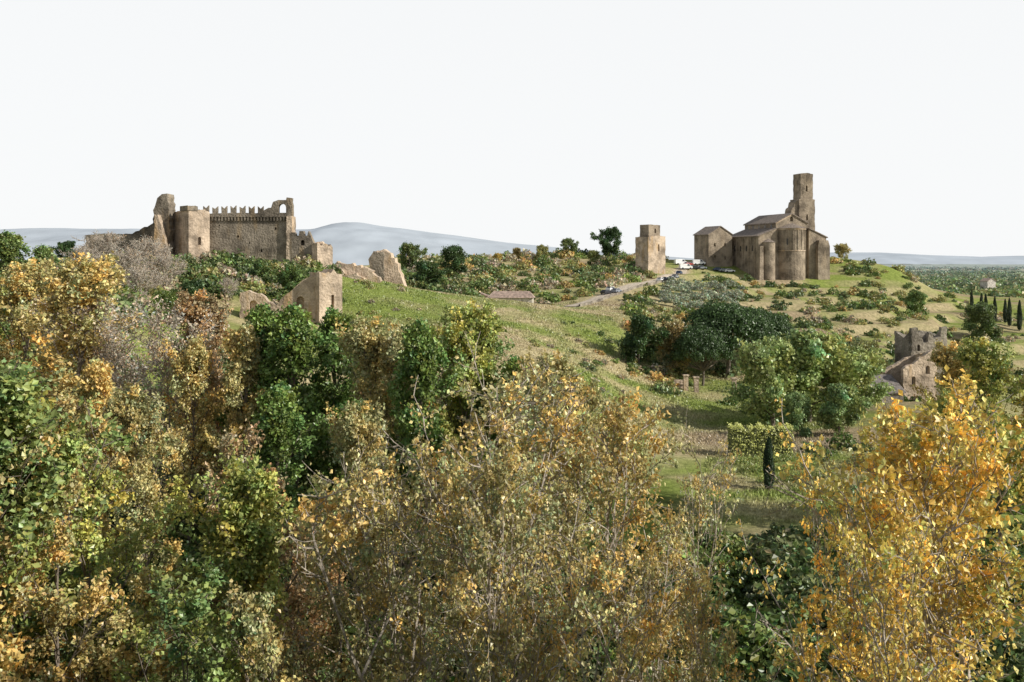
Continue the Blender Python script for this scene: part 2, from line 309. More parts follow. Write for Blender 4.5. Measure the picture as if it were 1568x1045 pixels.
def tree_mesh(name, seed, Ht, R, hb, n1, n2, n3, lpt, leaf, a0=62, a1=22, tr=.3, spread=.22, wob=.1, up=.35, shape='round', bark=None, stems=1, leafdrop=0.0, hue=.6, sides=4, twig=.014):
    rs=np.random.default_rng(seed); segs=[];R0=[];R1=[]; LP=[]; LC=[]
    def poly(p,d,L,ra,rb,n,up,wob):
        pts=[p]; dirs=[d]; 
        for i in range(n):
            d=d+np.array([0,0,up/n])+rs.normal(size=3)*wob; d=d/np.linalg.norm(d)
            q=p+d*L/n; segs.append((p,q)); R0.append(ra+(rb-ra)*i/n); R1.append(ra+(rb-ra)*(i+1)/n); p=q; pts.append(p); dirs.append(d)
        return np.array(pts),np.array(dirs)
    def at(pts,dirs,s):
        f=s*(len(pts)-1); i=min(int(f),len(pts)-2); return pts[i]+(pts[i+1]-pts[i])*(f-i), dirs[i+1]
    def env(t):
        if shape=='round': return math.sin(math.pi*min(1,max(.0,(t-hb)/(1-hb)*.78+.2)))**.7
        if shape=='column': return (1-((t-hb)/(1-hb))**3)*.75+.25
        return 1-(t-hb)/(1-hb)*.75
    for st in range(stems):
        lean=rs.normal(size=3)*(.05 if stems==1 else .16); lean[2]=1; lean/=np.linalg.norm(lean)
        h=Ht*(1 if st==0 else rs.uniform(.8,.97))
        tp,td=poly(np.array([rs.normal()*.3*(stems>1),rs.normal()*.3*(stems>1),-.6]),lean,h*.95,tr/math.sqrt(stems),tr*.12,11,.05,.05)
        nl=n1//stems
        for i in range(nl):
            t=hb+(1-hb)*((i+rs.random())/nl)**.9*.98; p,d=at(tp,td,min(t,.99)); az=i*2.39996+rs.normal()*.4+st*1.7
            f=(t-hb)/(1-hb); ang=math.radians(a0+(a1-a0)*f+rs.normal()*8)
            dd=np.array([math.cos(az)*math.sin(ang),math.sin(az)*math.sin(ang),math.cos(ang)])
            L=R*env(t)*rs.uniform(.6,1.2)/max(.5,math.sin(max(ang,math.radians(30)))); L=min(L,(Ht*1.02-p[2])/max(.15,dd[2]+up*.4)); L=max(L,R*.25)
            rl=tr*.42*(1-f*.6)/math.sqrt(stems)**.5; lp,ld=poly(p,dd,L,rl,rl*.22,6,up,wob)
            lb=rs.uniform(.75,1.25)
            for j in range(n2):
                s=.22+.78*(j+rs.random())/n2; p2,d2=at(lp,ld,min(s,.99)); o=rs.normal(size=3); o-=o@d2*d2; o/=np.linalg.norm(o)
                d3=d2*.7+o*.85; d3/=np.linalg.norm(d3); L2=L*.42*(1.15-.55*s)*rs.uniform(.7,1.2)
                bp,bd=poly(p2,d3,L2,max(twig*1.6,rl*.3),max(twig,rl*.09),4,up,wob*1.3)
                hv=rs.normal(); dead=rs.random()<leafdrop
                for k in range(n3):
                    s2=.15+.85*(k+rs.random())/n3; p3,d4=at(bp,bd,min(s2,.99)); o=rs.normal(size=3); d5=d4*.6+o*.6; d5/=np.linalg.norm(d5)
                    L3=max(.35,L2*.45)*rs.uniform(.6,1.2); wp,wd=poly(p3,d5,L3,max(twig,rl*.07),twig*.5,2,up*.6,wob*1.5)
                    q=int(lpt*rs.choice([.15,.4,1,1.4,1.9])*(.08 if dead else 1)); 
                    if q<1: continue
                    ss=rs.random(q)**.7*.95+.05; f2=ss*2; ii=np.minimum(f2.astype(int),1); P=wp[ii]+(wp[ii+1]-wp[ii])*(f2-ii)[:,None]+rs.normal(size=(q,3))*spread
                    LP.append(P); hh=hv*.8+rs.normal()*.35
                    c=np.stack([1+hue*.24*(hh+rs.normal(size=q)*.5),1+hue*.05*rs.normal(size=q),1-hue*.25*(hh+rs.normal(size=q)*.3)],1)*rs.uniform(.6,1.4,(q,1))*lb; LC.append(c)
    seg=np.array(segs); R0=np.array(R0); R1=np.array(R1); V,Fq=tubes(seg,R0,R1,sides); mi=np.zeros(len(Fq),int)
    C=np.ones((len(V),3)); hh=V[:,2].max()
    if LP:
        P=np.concatenate(LP); c=np.clip(np.concatenate(LC),.15,2.2)
        Nn=unit(rng.normal(size=P.shape)+np.array([.25,-.2,.3])); lv,lf=leaves(P,Nn,rs.uniform(.6,1.35,len(P))*leaf,.75)
        Fq=np.concatenate([Fq,lf+len(V)]); V=np.concatenate([V,lv]); C=np.concatenate([C,np.repeat(c,4,0)]); mi=np.concatenate([mi,np.ones(len(lf),int)])
        hh=np.percentile(P[:,2],99.0)
    me=np_mesh(name,V,Fq,[bark or BARK,LEAF],mi,C); me['h']=float(hh); return me

M={}
M['broadA']=tree_mesh('broadA',1,22,5.2,.3,22,8,6,10,.195,a0=64,a1=24,tr=.28,spread=.14,up=.35,wob=.12,stems=2,bark=BARKG,leafdrop=.3,sides=3,twig=.018)
M['broadB']=tree_mesh('broadB',2,22,4.8,.28,21,8,6,10,.195,a0=62,a1=24,tr=.27,spread=.14,up=.4,wob=.12,stems=3,bark=BARKG,leafdrop=.35,sides=3,twig=.018)
M['broadC']=tree_mesh('broadC',9,22,5.2,.28,24,8,6,13,.205,a0=66,a1=26,tr=.26,spread=.15,up=.35,wob=.12,stems=1,bark=BARKG,leafdrop=.2,sides=3,twig=.018)
M['poplarA']=tree_mesh('poplarA',3,25,3.6,.12,34,6,6,17,.40,a0=46,a1=18,tr=.32,spread=.28,up=.4,shape='column',sides=3,hue=.5)
M['poplarB']=tree_mesh('poplarB',4,25,4.3,.15,32,6,6,15,.36,a0=50,a1=20,tr=.32,spread=.26,up=.4,shape='column',leafdrop=.12,sides=3,hue=.5)
M['nearpop']=tree_mesh('nearpop',5,22,3.5,.15,34,8,6,15,.24,a0=55,a1=22,tr=.28,spread=.18,up=.35,shape='column',leafdrop=.08,sides=3)
M['nearpopB']=tree_mesh('nearpopB',15,22,3.8,.15,32,8,6,14,.23,a0=58,a1=22,tr=.28,spread=.17,up=.35,shape='column',leafdrop=.18,stems=2,sides=3)
M['bare']=tree_mesh('bare',6,22,4.8,.2,30,8,7,3,.26,a0=48,a1=18,tr=.26,spread=.3,up=.4,shape='column',bark=BARKG,stems=2,sides=3,twig=.022)
M['round']=tree_mesh('round',7,10,5,.15,20,7,5,24,.48,a0=78,a1=15,tr=.25,spread=.35,up=.2,hue=.4)
M['roundB']=tree_mesh('roundB',8,10,4.6,.12,20,7,5,22,.48,a0=68,a1=10,tr=.25,spread=.38,up=.35,stems=2,hue=.4)
M['bareshrub']=tree_mesh('bareshrub',11,9,5,.1,24,8,8,2,.2,a0=62,a1=10,tr=.28,spread=.3,up=.4,bark=BARKG,stems=2,twig=.045)
def pine(name, seed):
    rs=np.random.default_rng(seed); segs=[];a_=[];b_=[];P=[];C=[];Nn=[]
    tp=[np.array([0,0,-.6])]
    for i in range(6): tp.append(tp[-1]+np.array([rs.normal()*.25,rs.normal()*.25,1.4])); segs.append((tp[-2],tp[-1])); a_.append(.5-.05*i); b_.append(.45-.05*i)
    for i in range(72):
        az=i*2.4; rr=math.sqrt((i+.5)/72); c=np.array([math.cos(az)*rr*8.4,math.sin(az)*rr*8.4,4.6+8.0*math.sqrt(max(0,1-rr**2*.94))+rs.normal()*.4]); rad=rs.uniform(1.6,2.5)
        s=tp[rs.integers(3,6)]; m=(s+c)/2+np.array([0,0,-.5]); segs+= [(s,m),(m,c)]; a_+= [.16,.11]; b_+= [.11,.05]
        k=420; d=unit(rs.normal(size=(k,3))); d[:,2]=np.where(d[:,2]<-.5,-d[:,2],d[:,2]); P.append(c+d*(rad*(.55+.5*rs.random((k,1))))*np.array([1.1,1.1,.85])); Nn.append(unit(d+rs.normal(size=(k,3))*.5))
        C.append(np.ones((k,3))*rs.uniform(.65,1.35,(k,1))*rs.uniform(.8,1.2))
    P=np.concatenate(P);C=np.concatenate(C);Nn=np.concatenate(Nn); lv,lf=leaves(P,Nn,rs.uniform(.3,.65,len(P)),.6)
    V,Fq=tubes(np.array(segs),np.array(a_),np.array(b_),6); mi=np.concatenate([np.zeros(len(Fq),int),np.ones(len(lf),int)])
    me=np_mesh(name,np.concatenate([V,lv]),np.concatenate([Fq,lf+len(V)]),[BARK,LEAF],mi,np.concatenate([np.ones((len(V),3)),np.repeat(C,4,0)])); me['h']=14.0; return me
M['pine']=pine('pine',10)
def cyp(name,seed):
    rs=np.random.default_rng(seed); k=5000; t=rs.random(k); a=rs.random(k)*6.283; r=1.0*np.sin(np.clip(t*.93+.07,0,1)**.75*math.pi)**.6*(.6+.4*rs.random(k)**.5)*(1+.18*np.sin(a*3+t*9))
    P=np.stack([r*np.cos(a),r*np.sin(a),.6+t*11.4],1); Nn=unit(np.stack([np.cos(a),np.sin(a),.3+0*a],1)+rs.normal(size=(k,3))*.5)
    lv,lf=leaves(P,Nn,rs.uniform(.25,.5,k),.5); V,Fq=tubes(np.array([[(0,0,-.5),(0,0,6)],[(0,0,6),(0,0,11)]],float),np.array([.22,.15]),np.array([.15,.03]),6)
    mi=np.concatenate([np.zeros(len(Fq),int),np.ones(len(lf),int)]); C=np.concatenate([np.ones((len(V),3)),np.repeat(rs.uniform(.6,1.35,(k,1))*np.ones((k,3)),4,0)])
    me=np_mesh(name,np.concatenate([V,lv]),np.concatenate([Fq,lf+len(V)]),[BARK,LEAF],mi,C); me['h']=12.0; return me
M['cypress']=cyp('cypress',3)
def plant(name, proto, u, vtop, d, col, wide=1.0, rz=None, minh=2.0):
    x=sx(u,d); zb=Hs(x,d); h=max(minh, sz(vtop,d)-zb); s=h/M[proto]['h']
    o=obj(name, M[proto], loc=(x,d,zb-.1)); o.scale=(s*wide,s*wide,s); o.rotation_euler[2]=random.uniform(0,6.28) if rz is None else rz
    o.color=(*col,1); return o
GOLD=(.80,.62,.17); YGR=(.47,.49,.14); GREEN=(.19,.28,.07); DGREEN=(.065,.115,.035); RUST=(.52,.37,.19); OLIVE=(.52,.46,.20); BEIGE=(.55,.46,.34); OCHRE=(.63,.51,.20); MGREEN=(.29,.35,.11)
T=[ # near row
('plane_tree','broadA',835,568,43,OLIVE,1.0),('plane_tree','broadB',700,590,45,OCHRE,.98),('plane_tree','broadC',955,618,46,OCHRE,.8),
('plane_tree','broadB',1030,690,47,OLIVE,.62),('plane_tree','broadA',612,690,42,OLIVE,.75),('plane_tree','broadC',770,700,38,OLIVE,.7),
('plane_tree','broadB',900,790,36,OCHRE,.75),('plane_tree','broadA',1025,880,37,OCHRE,.65),
('plane_tree','broadC',1410,634,34,GOLD,.82),('plane_tree','broadA',1535,610,32,GOLD,.95),('plane_tree','broadB',1330,715,38,GOLD,.5),('plane_tree','broadA',1455,800,27,GOLD,.75),
('poplar_tree','nearpop',35,560,50,MGREEN,1.15),('poplar_tree','nearpopB',225,664,52,YGR,1.0),('poplar_tree','nearpop',345,700,50,YGR,.95),
('poplar_tree','nearpopB',470,676,52,RUST,.95),('poplar_tree','nearpopB',120,765,44,OCHRE,1.0),('poplar_tree','nearpop',-20,650,44,OCHRE,1.1),
('poplar_tree','nearpopB',550,780,47,OLIVE,.85),('poplar_tree','nearpopB',430,880,40,OLIVE,.85),('poplar_tree','nearpopB',250,850,40,MGREEN,1.1),
# middle row
('poplar_tree','poplarB',20,405,112,OCHRE,1.15),('poplar_tree','poplarB',95,398,100,OCHRE,1.2),('poplar_tree','poplarA',25,360,135,(.20,.27,.08),1.4),('poplar_tree','poplarA',75,380,138,(.20,.27,.08),1.2),
('poplar_tree','poplarB',-50,390,110,YGR,1.2),
('bare_tree','bare',190,446,108,BEIGE,1.2),('bare_tree','bare',245,460,104,BEIGE,1.1),('bare_tree','bare',150,470,112,BEIGE,1.1),
('poplar_tree','poplarB',332,452,108,RUST,1.0),('poplar_tree','poplarB',288,520,98,OCHRE,.85),('poplar_tree','poplarA',370,505,98,OLIVE,.8),
('poplar_tree','poplarA',408,474,102,GREEN,1.0),('poplar_tree','poplarA',462,476,98,GREEN,1.1),('poplar_tree','poplarA',518,482,103,GREEN,1.0),
('poplar_tree','poplarB',575,492,98,OLIVE,.95),('poplar_tree','poplarB',620,507,92,OLIVE,.9),
('poplar_tree','poplarB',690,472,92,YGR,1.0),('poplar_tree','poplarA',738,486,95,MGREEN,1.0),('poplar_tree','poplarA',655,500,88,GREEN,.9),
('poplar_tree','poplarB',825,548,85,OLIVE,.9),('poplar_tree','poplarA',785,556,90,GREEN,.95),('poplar_tree','poplarB',870,588,82,OLIVE,.75),
('poplar_tree','poplarA',140,560,85,OCHRE,.9),('poplar_tree','poplarB',230,600,78,OLIVE,.85),('poplar_tree','poplarB',560,620,76,OLIVE,.85),('poplar_tree','poplarA',440,600,80,GREEN,1.0),
('poplar_tree','poplarB',1480,530,105,OCHRE,.95),('poplar_tree','poplarB',1530,525,100,YGR,1.0),('poplar_tree','poplarB',1600,510,100,OCHRE,1.0),('poplar_tree','poplarB',1450,600,95,YGR,.7),
# valley trees
('umbrella_pine','pine',1112,466,222,DGREEN,1.0),('umbrella_pine','pine',1172,478,230,DGREEN,.8),('umbrella_pine','pine',1075,500,214,DGREEN,.75),
('ash_tree','roundB',1185,522,172,(.34,.41,.15),.9),('ash_tree','round',1240,510,176,(.37,.44,.16),1.05),('ash_tree','roundB',1298,535,178,(.34,.40,.15),1.0),('ash_tree','round',1285,590,160,(.28,.37,.14),1.0),('ash_tree','roundB',1225,605,160,(.24,.34,.13),.9),
('oak_tree','round',978,485,215,DGREEN,.9),('oak_tree','roundB',1025,495,218,(.42,.34,.15),.8),('oak_tree','roundB',1335,525,205,(.34,.34,.13),.8),
('cypress_tree','cypress',1177,668,121,(.04,.075,.03),1.15),
('oak_tree','round',933,350,418,DGREEN,1.0),('oak_tree','round',873,366,415,(.15,.20,.06),1.0),('oak_tree','round',628,374,345,(.14,.19,.06),1.0),
('oak_tree','roundB',697,378,350,DGREEN,1.0),('oak_tree','round',650,402,300,DGREEN,1.3),('oak_tree','roundB',1293,374,440,OLIVE,1.0),
('oak_tree','roundB',830,376,400,(.3,.3,.1),1.0),('oak_tree','roundB',905,384,400,(.25,.28,.09),1.1),('oak_tree','roundB',760,388,395,(.6,.47,.14),1.0),('oak_tree','roundB',790,380,405,(.32,.26,.1),1.0),
('oak_tree','round',1400,448,340,(.19,.26,.07),1.1),('oak_tree','roundB',1502,465,300,(.13,.18,.06),1.0),
('bare_tree','bareshrub',165,356,222,BEIGE,1.1),('bare_tree','bareshrub',225,364,218,BEIGE,1.2),('bare_tree','bareshrub',128,376,210,BEIGE,1.2),('bare_tree','bareshrub',195,380,205,BEIGE,1.2),('bare_tree','bareshrub',255,388,212,BEIGE,1.1),('bare_tree','bareshrub',350,425,214,BEIGE,1.0),
('bare_tree','bareshrub',150,400,195,BEIGE,1.2),('bare_tree','bareshrub',215,408,192,BEIGE,1.2),
('oak_tree','round',105,370,240,DGREEN,1.2),('oak_tree','round',60,400,200,(.12,.17,.05),1.2),('oak_tree','round',185,448,180,(.15,.21,.05),1.0),('oak_tree','roundB',250,446,178,(.15,.21,.05),1.1),('oak_tree','round',300,430,200,DGREEN,1.1),
('oak_tree','round',395,402,228,(.12,.18,.05),1.1),('oak_tree','round',445,406,226,(.13,.20,.05),.9),
]
for t_ in T: plant(t_[0],t_[1],t_[2],t_[3],t_[4],t_[5],t_[6])
for i in range(9): plant('cypress_tree','cypress',1488+i*12+random.uniform(-3,3),447+i*2.5+random.uniform(-4,6),372-i*4,(.045,.07,.03),.9,minh=8)

def blobs(name, C, Rr, Rz, K, n, leaf):
    Cn=len(C); d=unit(rng.normal(size=(Cn,n,3))); d[...,2]=np.abs(d[...,2])*1.0-.12*rng.random((Cn,n))
    ph=rng.random((Cn,1,3))*6.28; lump=1+.22*np.sin(d[...,0]*5+ph[...,0])*np.sin(d[...,1]*5+ph[...,1])+.18*np.sin(d[...,2]*7+ph[...,2]+d[...,0]*4)
    r=lump*(.5+.55*rng.random((Cn,n))**.6)
    P=C[:,None]+d*r[...,None]*np.stack([Rr,Rr,Rz],1)[:,None]
    Nn=unit(d*.8+rng.normal(size=(Cn,n,3))*.8)
    c=K[:,None]*rng.uniform(.6,1.4,(Cn,n,1))*(1+.15*rng.normal(size=(Cn,n,3))*np.array([1,.4,.8]))
    sz_=(leaf*(.6+.8*rng.random((Cn,n)))*np.clip(Rr/1.8,.6,1.6)[:,None]).ravel()
    V,Fq=leaves(P.reshape(-1,3),Nn.reshape(-1,3),sz_,.75)
    obj(name, np_mesh(name,V,Fq,[LEAF],col=np.clip(np.repeat(c.reshape(-1,3),4,0),.01,.9)))
PAL=np.array([(.10,.15,.045),(.16,.22,.06),(.22,.28,.075),(.34,.33,.12),(.20,.24,.10),(.50,.37,.14),(.44,.38,.25),(.13,.18,.06)])
def scatter(regs, name, n, leaf):
    C=[];Rr=[];Rz=[];K=[]
    for (u0,u1,d0,d1,cnt,r0,r1,pal) in regs:
        d=np.sqrt(rng.uniform(d0*d0,d1*d1,cnt)); u=rng.uniform(u0,u1,cnt); x=(u-784)*d/F
        keep=(seg_dist(x,d,RP)>4.5)&(seg_dist(x,d+8,RP)>5)&~((x>80)&(x<140)&(d>392)&(d<440))
        keep&=~((u>730)&(u<830)&(d<300)&(d>255))&~((u>1085)&(u<1245)&(d>100)&(d<160))
        x=x[keep]; d=d[keep]; r=r0+(r1-r0)*rng.random(len(x))**1.6; z=H(x,d)
        C.append(np.stack([x,d,z-.05*r],1)); Rr.append(r); Rz.append(r*rng.uniform(.65,1.15,len(x))); K.append(PAL[rng.choice(pal,len(x))]*rng.uniform(.75,1.25,(len(x),1)))
    blobs(name,np.concatenate(C),np.concatenate(Rr),np.concatenate(Rz),np.concatenate(K),n,leaf)
allp=[0,1,1,2,3,3,4,5,6,6,7]
scatter([(600,1000,295,440,640,.8,3.8,allp),(600,800,262,330,90,1.2,3.4,[0,1,4,7,3]),(1040,1400,280,400,200,.7,2.8,allp),(1270,1400,400,445,40,1,3,allp),
 (1240,1568,230,420,190,.7,2.6,allp),(1100,1568,185,260,80,1,3,[0,1,2,4,7]),(960,1060,195,300,80,1,2.6,allp),(260,520,214,245,150,1,2.8,[0,0,1,7,4,3,6]),(80,270,205,245,110,1,2.4,[6,6,6,3]),
 (360,480,227,243,26,1.6,3,[0,7]),(-60,300,170,210,120,1,3.0,[1,3,6,6,7]),(520,620,232,262,24,.4,1.2,[3,6,1]),(860,960,190,250,22,.5,1.4,allp),
 (1170,1290,388,397,30,.6,1.6,allp),(540,980,165,225,30,.4,1.0,[3,6]),(940,1240,400,440,60,.8,2.4,allp)],'hillside_shrubs',190,.62)
scatter([(-100,1650,52,99,290,1.5,3.4,[0,1,7,4,2,0]),(1245,1650,95,150,70,1.0,2.6,[0,1,7,4,3]),(1060,1330,62,100,60,1,2.2,[1,2,7,4])],'undergrowth',400,.42)
scatter([(-100,900,100,160,200,1.5,4,[0,1,7,4,3])],'valley_thicket',240,.62)
C=[]
for i in range(9):
    for j in range(7):
        d=302+j*9+random.uniform(-1.5,1.5); u=1018+i*13+random.uniform(-3,3)+j*2
        x=sx(u,d)
        if float(seg_dist(np.array([x]),np.array([d]),RP)[0])>5: C.append((x,d,Hs(x,d)+1.3))
C=np.array(C); k=len(C); blobs('olive_grove',C,rng.uniform(1.5,2.5,k),rng.uniform(1.3,2.1,k),np.array([[.33,.37,.25]])*rng.uniform(.7,1.15,(k,1)),260,.5)
# clipped hedge rows in the valley garden
C=[]
for r_ in range(3):
    for i in range(26):
        t=i/25; x=sx(1118,134)+t*10+r_*.8; y=134-r_*5+t*2.5; C.append((x,y,Hs(x,y)+.3))
C=np.array(C); k=len(C); blobs('hedge_rows',C,rng.uniform(.5,.75,k),rng.uniform(.7,1.0,k),np.array([[.34,.39,.13]])*rng.uniform(.8,1.2,(k,1)),150,.26)
k=1500; d=rng.uniform(560,3200,k)**1.0; u=rng.uniform(1240,1700,k); x=(u-784)*d/F; m=fbm(x,d,220,3,55)>.52; x=x[m];d=d[m]; cs=[]
for i in range(600):
    dd=random.choice([620,700,820,960,1200,1500,2000,2600]); cs.append((sx(random.uniform(1200,1700),dd),dd+random.gauss(0,12)))
x=np.concatenate([x,[c[0] for c in cs]]); d=np.concatenate([d,[c[1] for c in cs]]); k=len(x)
hz=np.clip((d-450)/2800,0,.85)[:,None]; K=PAL[rng.choice([0,1,4,7,2,3],k)]*1.1*(1-hz)+np.array([[.35,.41,.42]])*hz  # far crowns blend to a haze tint painted into their leaf colour
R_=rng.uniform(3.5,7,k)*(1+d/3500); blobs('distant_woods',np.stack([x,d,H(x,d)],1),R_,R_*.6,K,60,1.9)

# grass tufts
k=120000; d=np.sqrt(rng.uniform(105**2,300**2,k)); u=rng.uniform(480,1300,k); x=(u-784)*d/F
m=(seg_dist(x,d,RP)>3.5)&((d>140)|(u>1080)); x=x[m];d=d[m];k=len(x); z=H(x,d); s=rng.uniform(.2,.5,k)*(.6+.9*vnoise(x/5,d/5,3))
P=np.stack([x,d,z+s*.3],1); up=unit(np.stack([rng.normal(size=k)*.35,rng.normal(size=k)*.35,np.ones(k)],1)); Nn=unit(np.cross(up,rng.normal(size=(k,3))))
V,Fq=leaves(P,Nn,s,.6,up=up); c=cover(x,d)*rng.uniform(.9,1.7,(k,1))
obj('meadow_grass',np_mesh('meadow_grass',V,Fq,[LEAF],col=np.repeat(c,4,0)))

# ------------------------------------------------------------------ building helpers
import bmesh
def poly_prism(name, prof, y0, y1, mat, parent=None):
    n_=len(prof); V=[(p[0],y0,p[1]) for p in prof]+[(p[0],y1,p[1]) for p in prof]
    Fc=[list(range(n_)),list(range(2*n_-1,n_-1,-1))]+[[(i+1)%n_,i,n_+i,n_+(i+1)%n_] for i in range(n_)]
    me=bpy.data.meshes.new(name); me.from_pydata(V,[],Fc); me.materials.append(mat)
    bm=bmesh.new(); bm.from_mesh(me); bmesh.ops.triangulate(bm,faces=[f for f in bm.faces if len(f.verts)>4]); bmesh.ops.recalc_face_normals(bm,faces=bm.faces[:]); bm.to_mesh(me); bm.free()
    return obj(name,me,parent)
def box(name,x0,x1,y0,y1,z0,z1,mat,parent=None): return poly_prism(name,[(x0,z0),(x1,z0),(x1,z1),(x0,z1)],y0,y1,mat,parent)
def cut(o, boxes):
    V=[];Fc=[]
    for (x0,x1,y0,y1,z0,z1,arch) in boxes:
        prof=[(x0,z0),(x1,z0)]
        if arch:
            r=(x1-x0)/2; cx=(x0+x1)/2; zc=z1-r
            prof+=[(cx+r*math.cos(a),zc+r*math.sin(a)) for a in np.linspace(0,math.pi,7)]
        else: prof+=[(x1,z1),(x0,z1)]
        b=len(V); n_=len(prof); V+=[(p[0],y0,p[1]) for p in prof]+[(p[0],y1,p[1]) for p in prof]
        Fc+=[[b+i for i in range(n_)],[b+i for i in range(2*n_-1,n_-1,-1)]]+[[b+(i+1)%n_,b+i,b+n_+i,b+n_+(i+1)%n_] for i in range(n_)]
    me=bpy.data.meshes.new('c'); me.from_pydata(V,[],Fc)
    bm=bmesh.new(); bm.from_mesh(me); bmesh.ops.recalc_face_normals(bm,faces=bm.faces[:]); bm.to_mesh(me); bm.free()
    c=bpy.data.objects.new('c',me); scene.collection.objects.link(c)
    c.parent=o.parent; c.location=o.location; c.rotation_euler=o.rotation_euler
    mod=o.modifiers.new('b','BOOLEAN'); mod.object=c; mod.operation='DIFFERENCE'; mod.solver='EXACT'
    bpy.context.view_layer.update()
    dg=bpy.context.evaluated_depsgraph_get(); nm=bpy.data.meshes.new_from_object(o.evaluated_get(dg)); o.modifiers.clear(); o.data=nm
    bpy.data.objects.remove(c)
def rag(pts, amp, step, zmin):
    out=[]
    for (a,b) in zip(pts,pts[1:]+pts[:1]):
        out.append(a); L=math.hypot(b[0]-a[0],b[1]-a[1])
        if (a[1]<=zmin and b[1]<=zmin): continue
        k=int(L/step)
        for i in range(1,k):
            t=i/k; out.append((a[0]+(b[0]-a[0])*t+random.uniform(-amp,amp),a[1]+(b[1]-a[1])*t+random.uniform(-amp,amp)))
    return out

# ------------------------------------------------------------------ castle ruin
s_=250/F
def K(u,v): return ((u-784)*s_, 40-(v-400)*s_)
castle=empty("ruined_castle")
def cw(name, uv, y, th, mat=TUFA, amp=.22, step=.8, ragged=True):
    p=[K(*q) for q in uv]; zm=min(q[1] for q in p)+.5
    if ragged: p=rag(p,amp,step,zm)
    return poly_prism(name,p,y,y+th,mat,castle)
cw('west_wall',[(126,430),(126,360),(150,358),(172,359),(198,358),(212,350),(226,344),(236,336),(240,430)],252,2.2)
cw('broken_keep',[(232,430),(236,336),(239,318),(243,304),(250,298),(258,297),(261,312),(262,334),(262,430)],249,5,amp=.3)
bt=cw('buttress',[(244,420),(244,330),(249,330),(258,362),(266,392),(270,420)],246.5,2.4,PALE,amp=.15)
def rbox(name,u,d,a,b,z0,z1,phi,mat,parent,top_rag=.35):
    k=8; x=sx(u,d); prof=[(0,z0),(a,z0)]+[(a*(1-i/k),z1+random.uniform(-top_rag,top_rag)) for i in range(k+1)]
    o=poly_prism(name,prof,0,b,mat,parent); o.location=(x,d,0); o.rotation_euler[2]=phi; return o
gt=rbox('gate_tower',289,246,5.4,10.5,34,52.6,math.radians(40),PALE,castle); cut(gt,[(2.4,3.2,-1,.8,44,46,True)])
rbox('gate_tower_cap',287.5,245.6,2.6,5,52.5,53.6,math.radians(40),TUFA,castle,.2)
mw=cw('curtain_wall',[(305,425),(305,332),(417,332),(440,332),(440,425)],251.5,2.2,ragged=False)
wins=[]
for (u,v,w,h) in [(325,386,4,8),(362,362,3,4),(345,388,3,5),(398,384,3,5),(420,350,3,4),(333,345,2,3),(380,372,2,3)]:
    x,z=K(u,v); wins.append((x-w*s_/2,x+w*s_/2,250,252.6,z-h*s_/2,z+h*s_/2,True))
cut(mw,wins)
cw('parapet',[(306,331.5),(306,326),(320,327),(360,326),(400,326),(414,327),(414,331.5)],251.2,1.0,amp=.08)
i=0
for u in list(range(309,404,14)):
    w=8; x0,z0=K(u,327); x1,_=K(u+w,327); h=2.0+random.uniform(-.25,.2)
    poly_prism('merlon_%d'%i,[(x0,z0),(x1,z0),(x1+.05,z0+h),((x0+x1)/2+random.uniform(-.1,.1),z0+h*.62),(x0-.05,z0+h-random.uniform(0,.3))],251.25,252.0,TUFA,castle); i+=1
for u in range(307,438,5):
    x0,z0=K(u,338); box('corbel_%d'%i,x0,x0+.42,251.05,251.5,z0,z0+.9,TUFA,castle); i+=1
cw('corbel_band',[(305,332.5),(305,330.5),(440,330.5),(440,332.5)],251.0,.6,ragged=False)
ta=cw('bell_arch_wall',[(402,331),(402,322),(409,318),(413,318),(416,309),(424,306),(436,306),(437,302),(445,303),(446,331)],251.4,1.8,amp=.12)
x,z=K(430,319); cut(ta,[(x-1.0,x+1.0,250,255,z-1.1,z+1.2,True)])
cw('corner_pier',[(438,425),(438,331),(446,331),(446,425)],250.6,4.5,PALE,amp=.12)
lw=cw('low_wall',[(446,430),(446,356),(451,356),(452,361),(457,361),(458,354),(464,354),(465,361),(470,361),(472,354),(476,364),(480,372),(480,430)],250.4,2.2,amp=.12)
x,z=K(463,372); cut(lw,[(x-.5,x+.5,249,252,z-.7,z+.7,True)])
rbox('east_bastion',486,247,4.0,6,30,44.2,math.radians(30),PALE,castle,.9)
cw('east_step',[(478,425),(478,374),(486,371),(494,370),(498,378),(503,388),(506,404),(506,425)],249.5,2.2,PALE,amp=.25)
s_=205/F
lt=rbox('lower_tower',489,203,5.0,5.5,16,sz(417,204),math.radians(32),PALE,castle,.6); cut(lt,[(2.6,3.2,-1,1,sz(472,204),sz(452,204),False)])
lr=cw('lower_wall',[(366,540),(368,448),(380,445),(398,450),(410,462),(424,468),(432,456),(446,446),(458,434),(470,426),(484,424),(484,540)],205,1.8,PALE,amp=.28)
cut(lr,[(K(388,0)[0]-.9,K(388,0)[0]+.9,204,206,K(0,486)[1],K(0,460)[1],True),(K(460,0)[0]-.8,K(460,0)[0]+.8,204,206,K(0,476)[1],K(0,454)[1],True)])
s_=255/F
ru=empty("ruined_wall_fragment"); 
o=poly_prism('leaning_masonry',rag([K(588,448),K(576,405),K(572,392),K(580,384),K(590,382),K(600,388),K(607,402),K(616,420),K(622,440),K(622,448)],.4,.7,0),0,6,PALE,ru); o.location=(0,252,0)
o=poly_prism('side_masonry',rag([K(568,430),K(570,394),K(576,385),K(590,386),K(592,440)],.35,.7,0),0,3,TUFA,ru); o.location=(0,250.4,0)
s_=243/F
rk=empty("rock_outcrop")
poly_prism('rocks',rag([K(506,445),K(508,406),K(516,400),K(528,405),K(540,403),K(552,406),K(566,413),K(580,425),K(584,445)],.7,.7,28),243,247,PALE,rk)
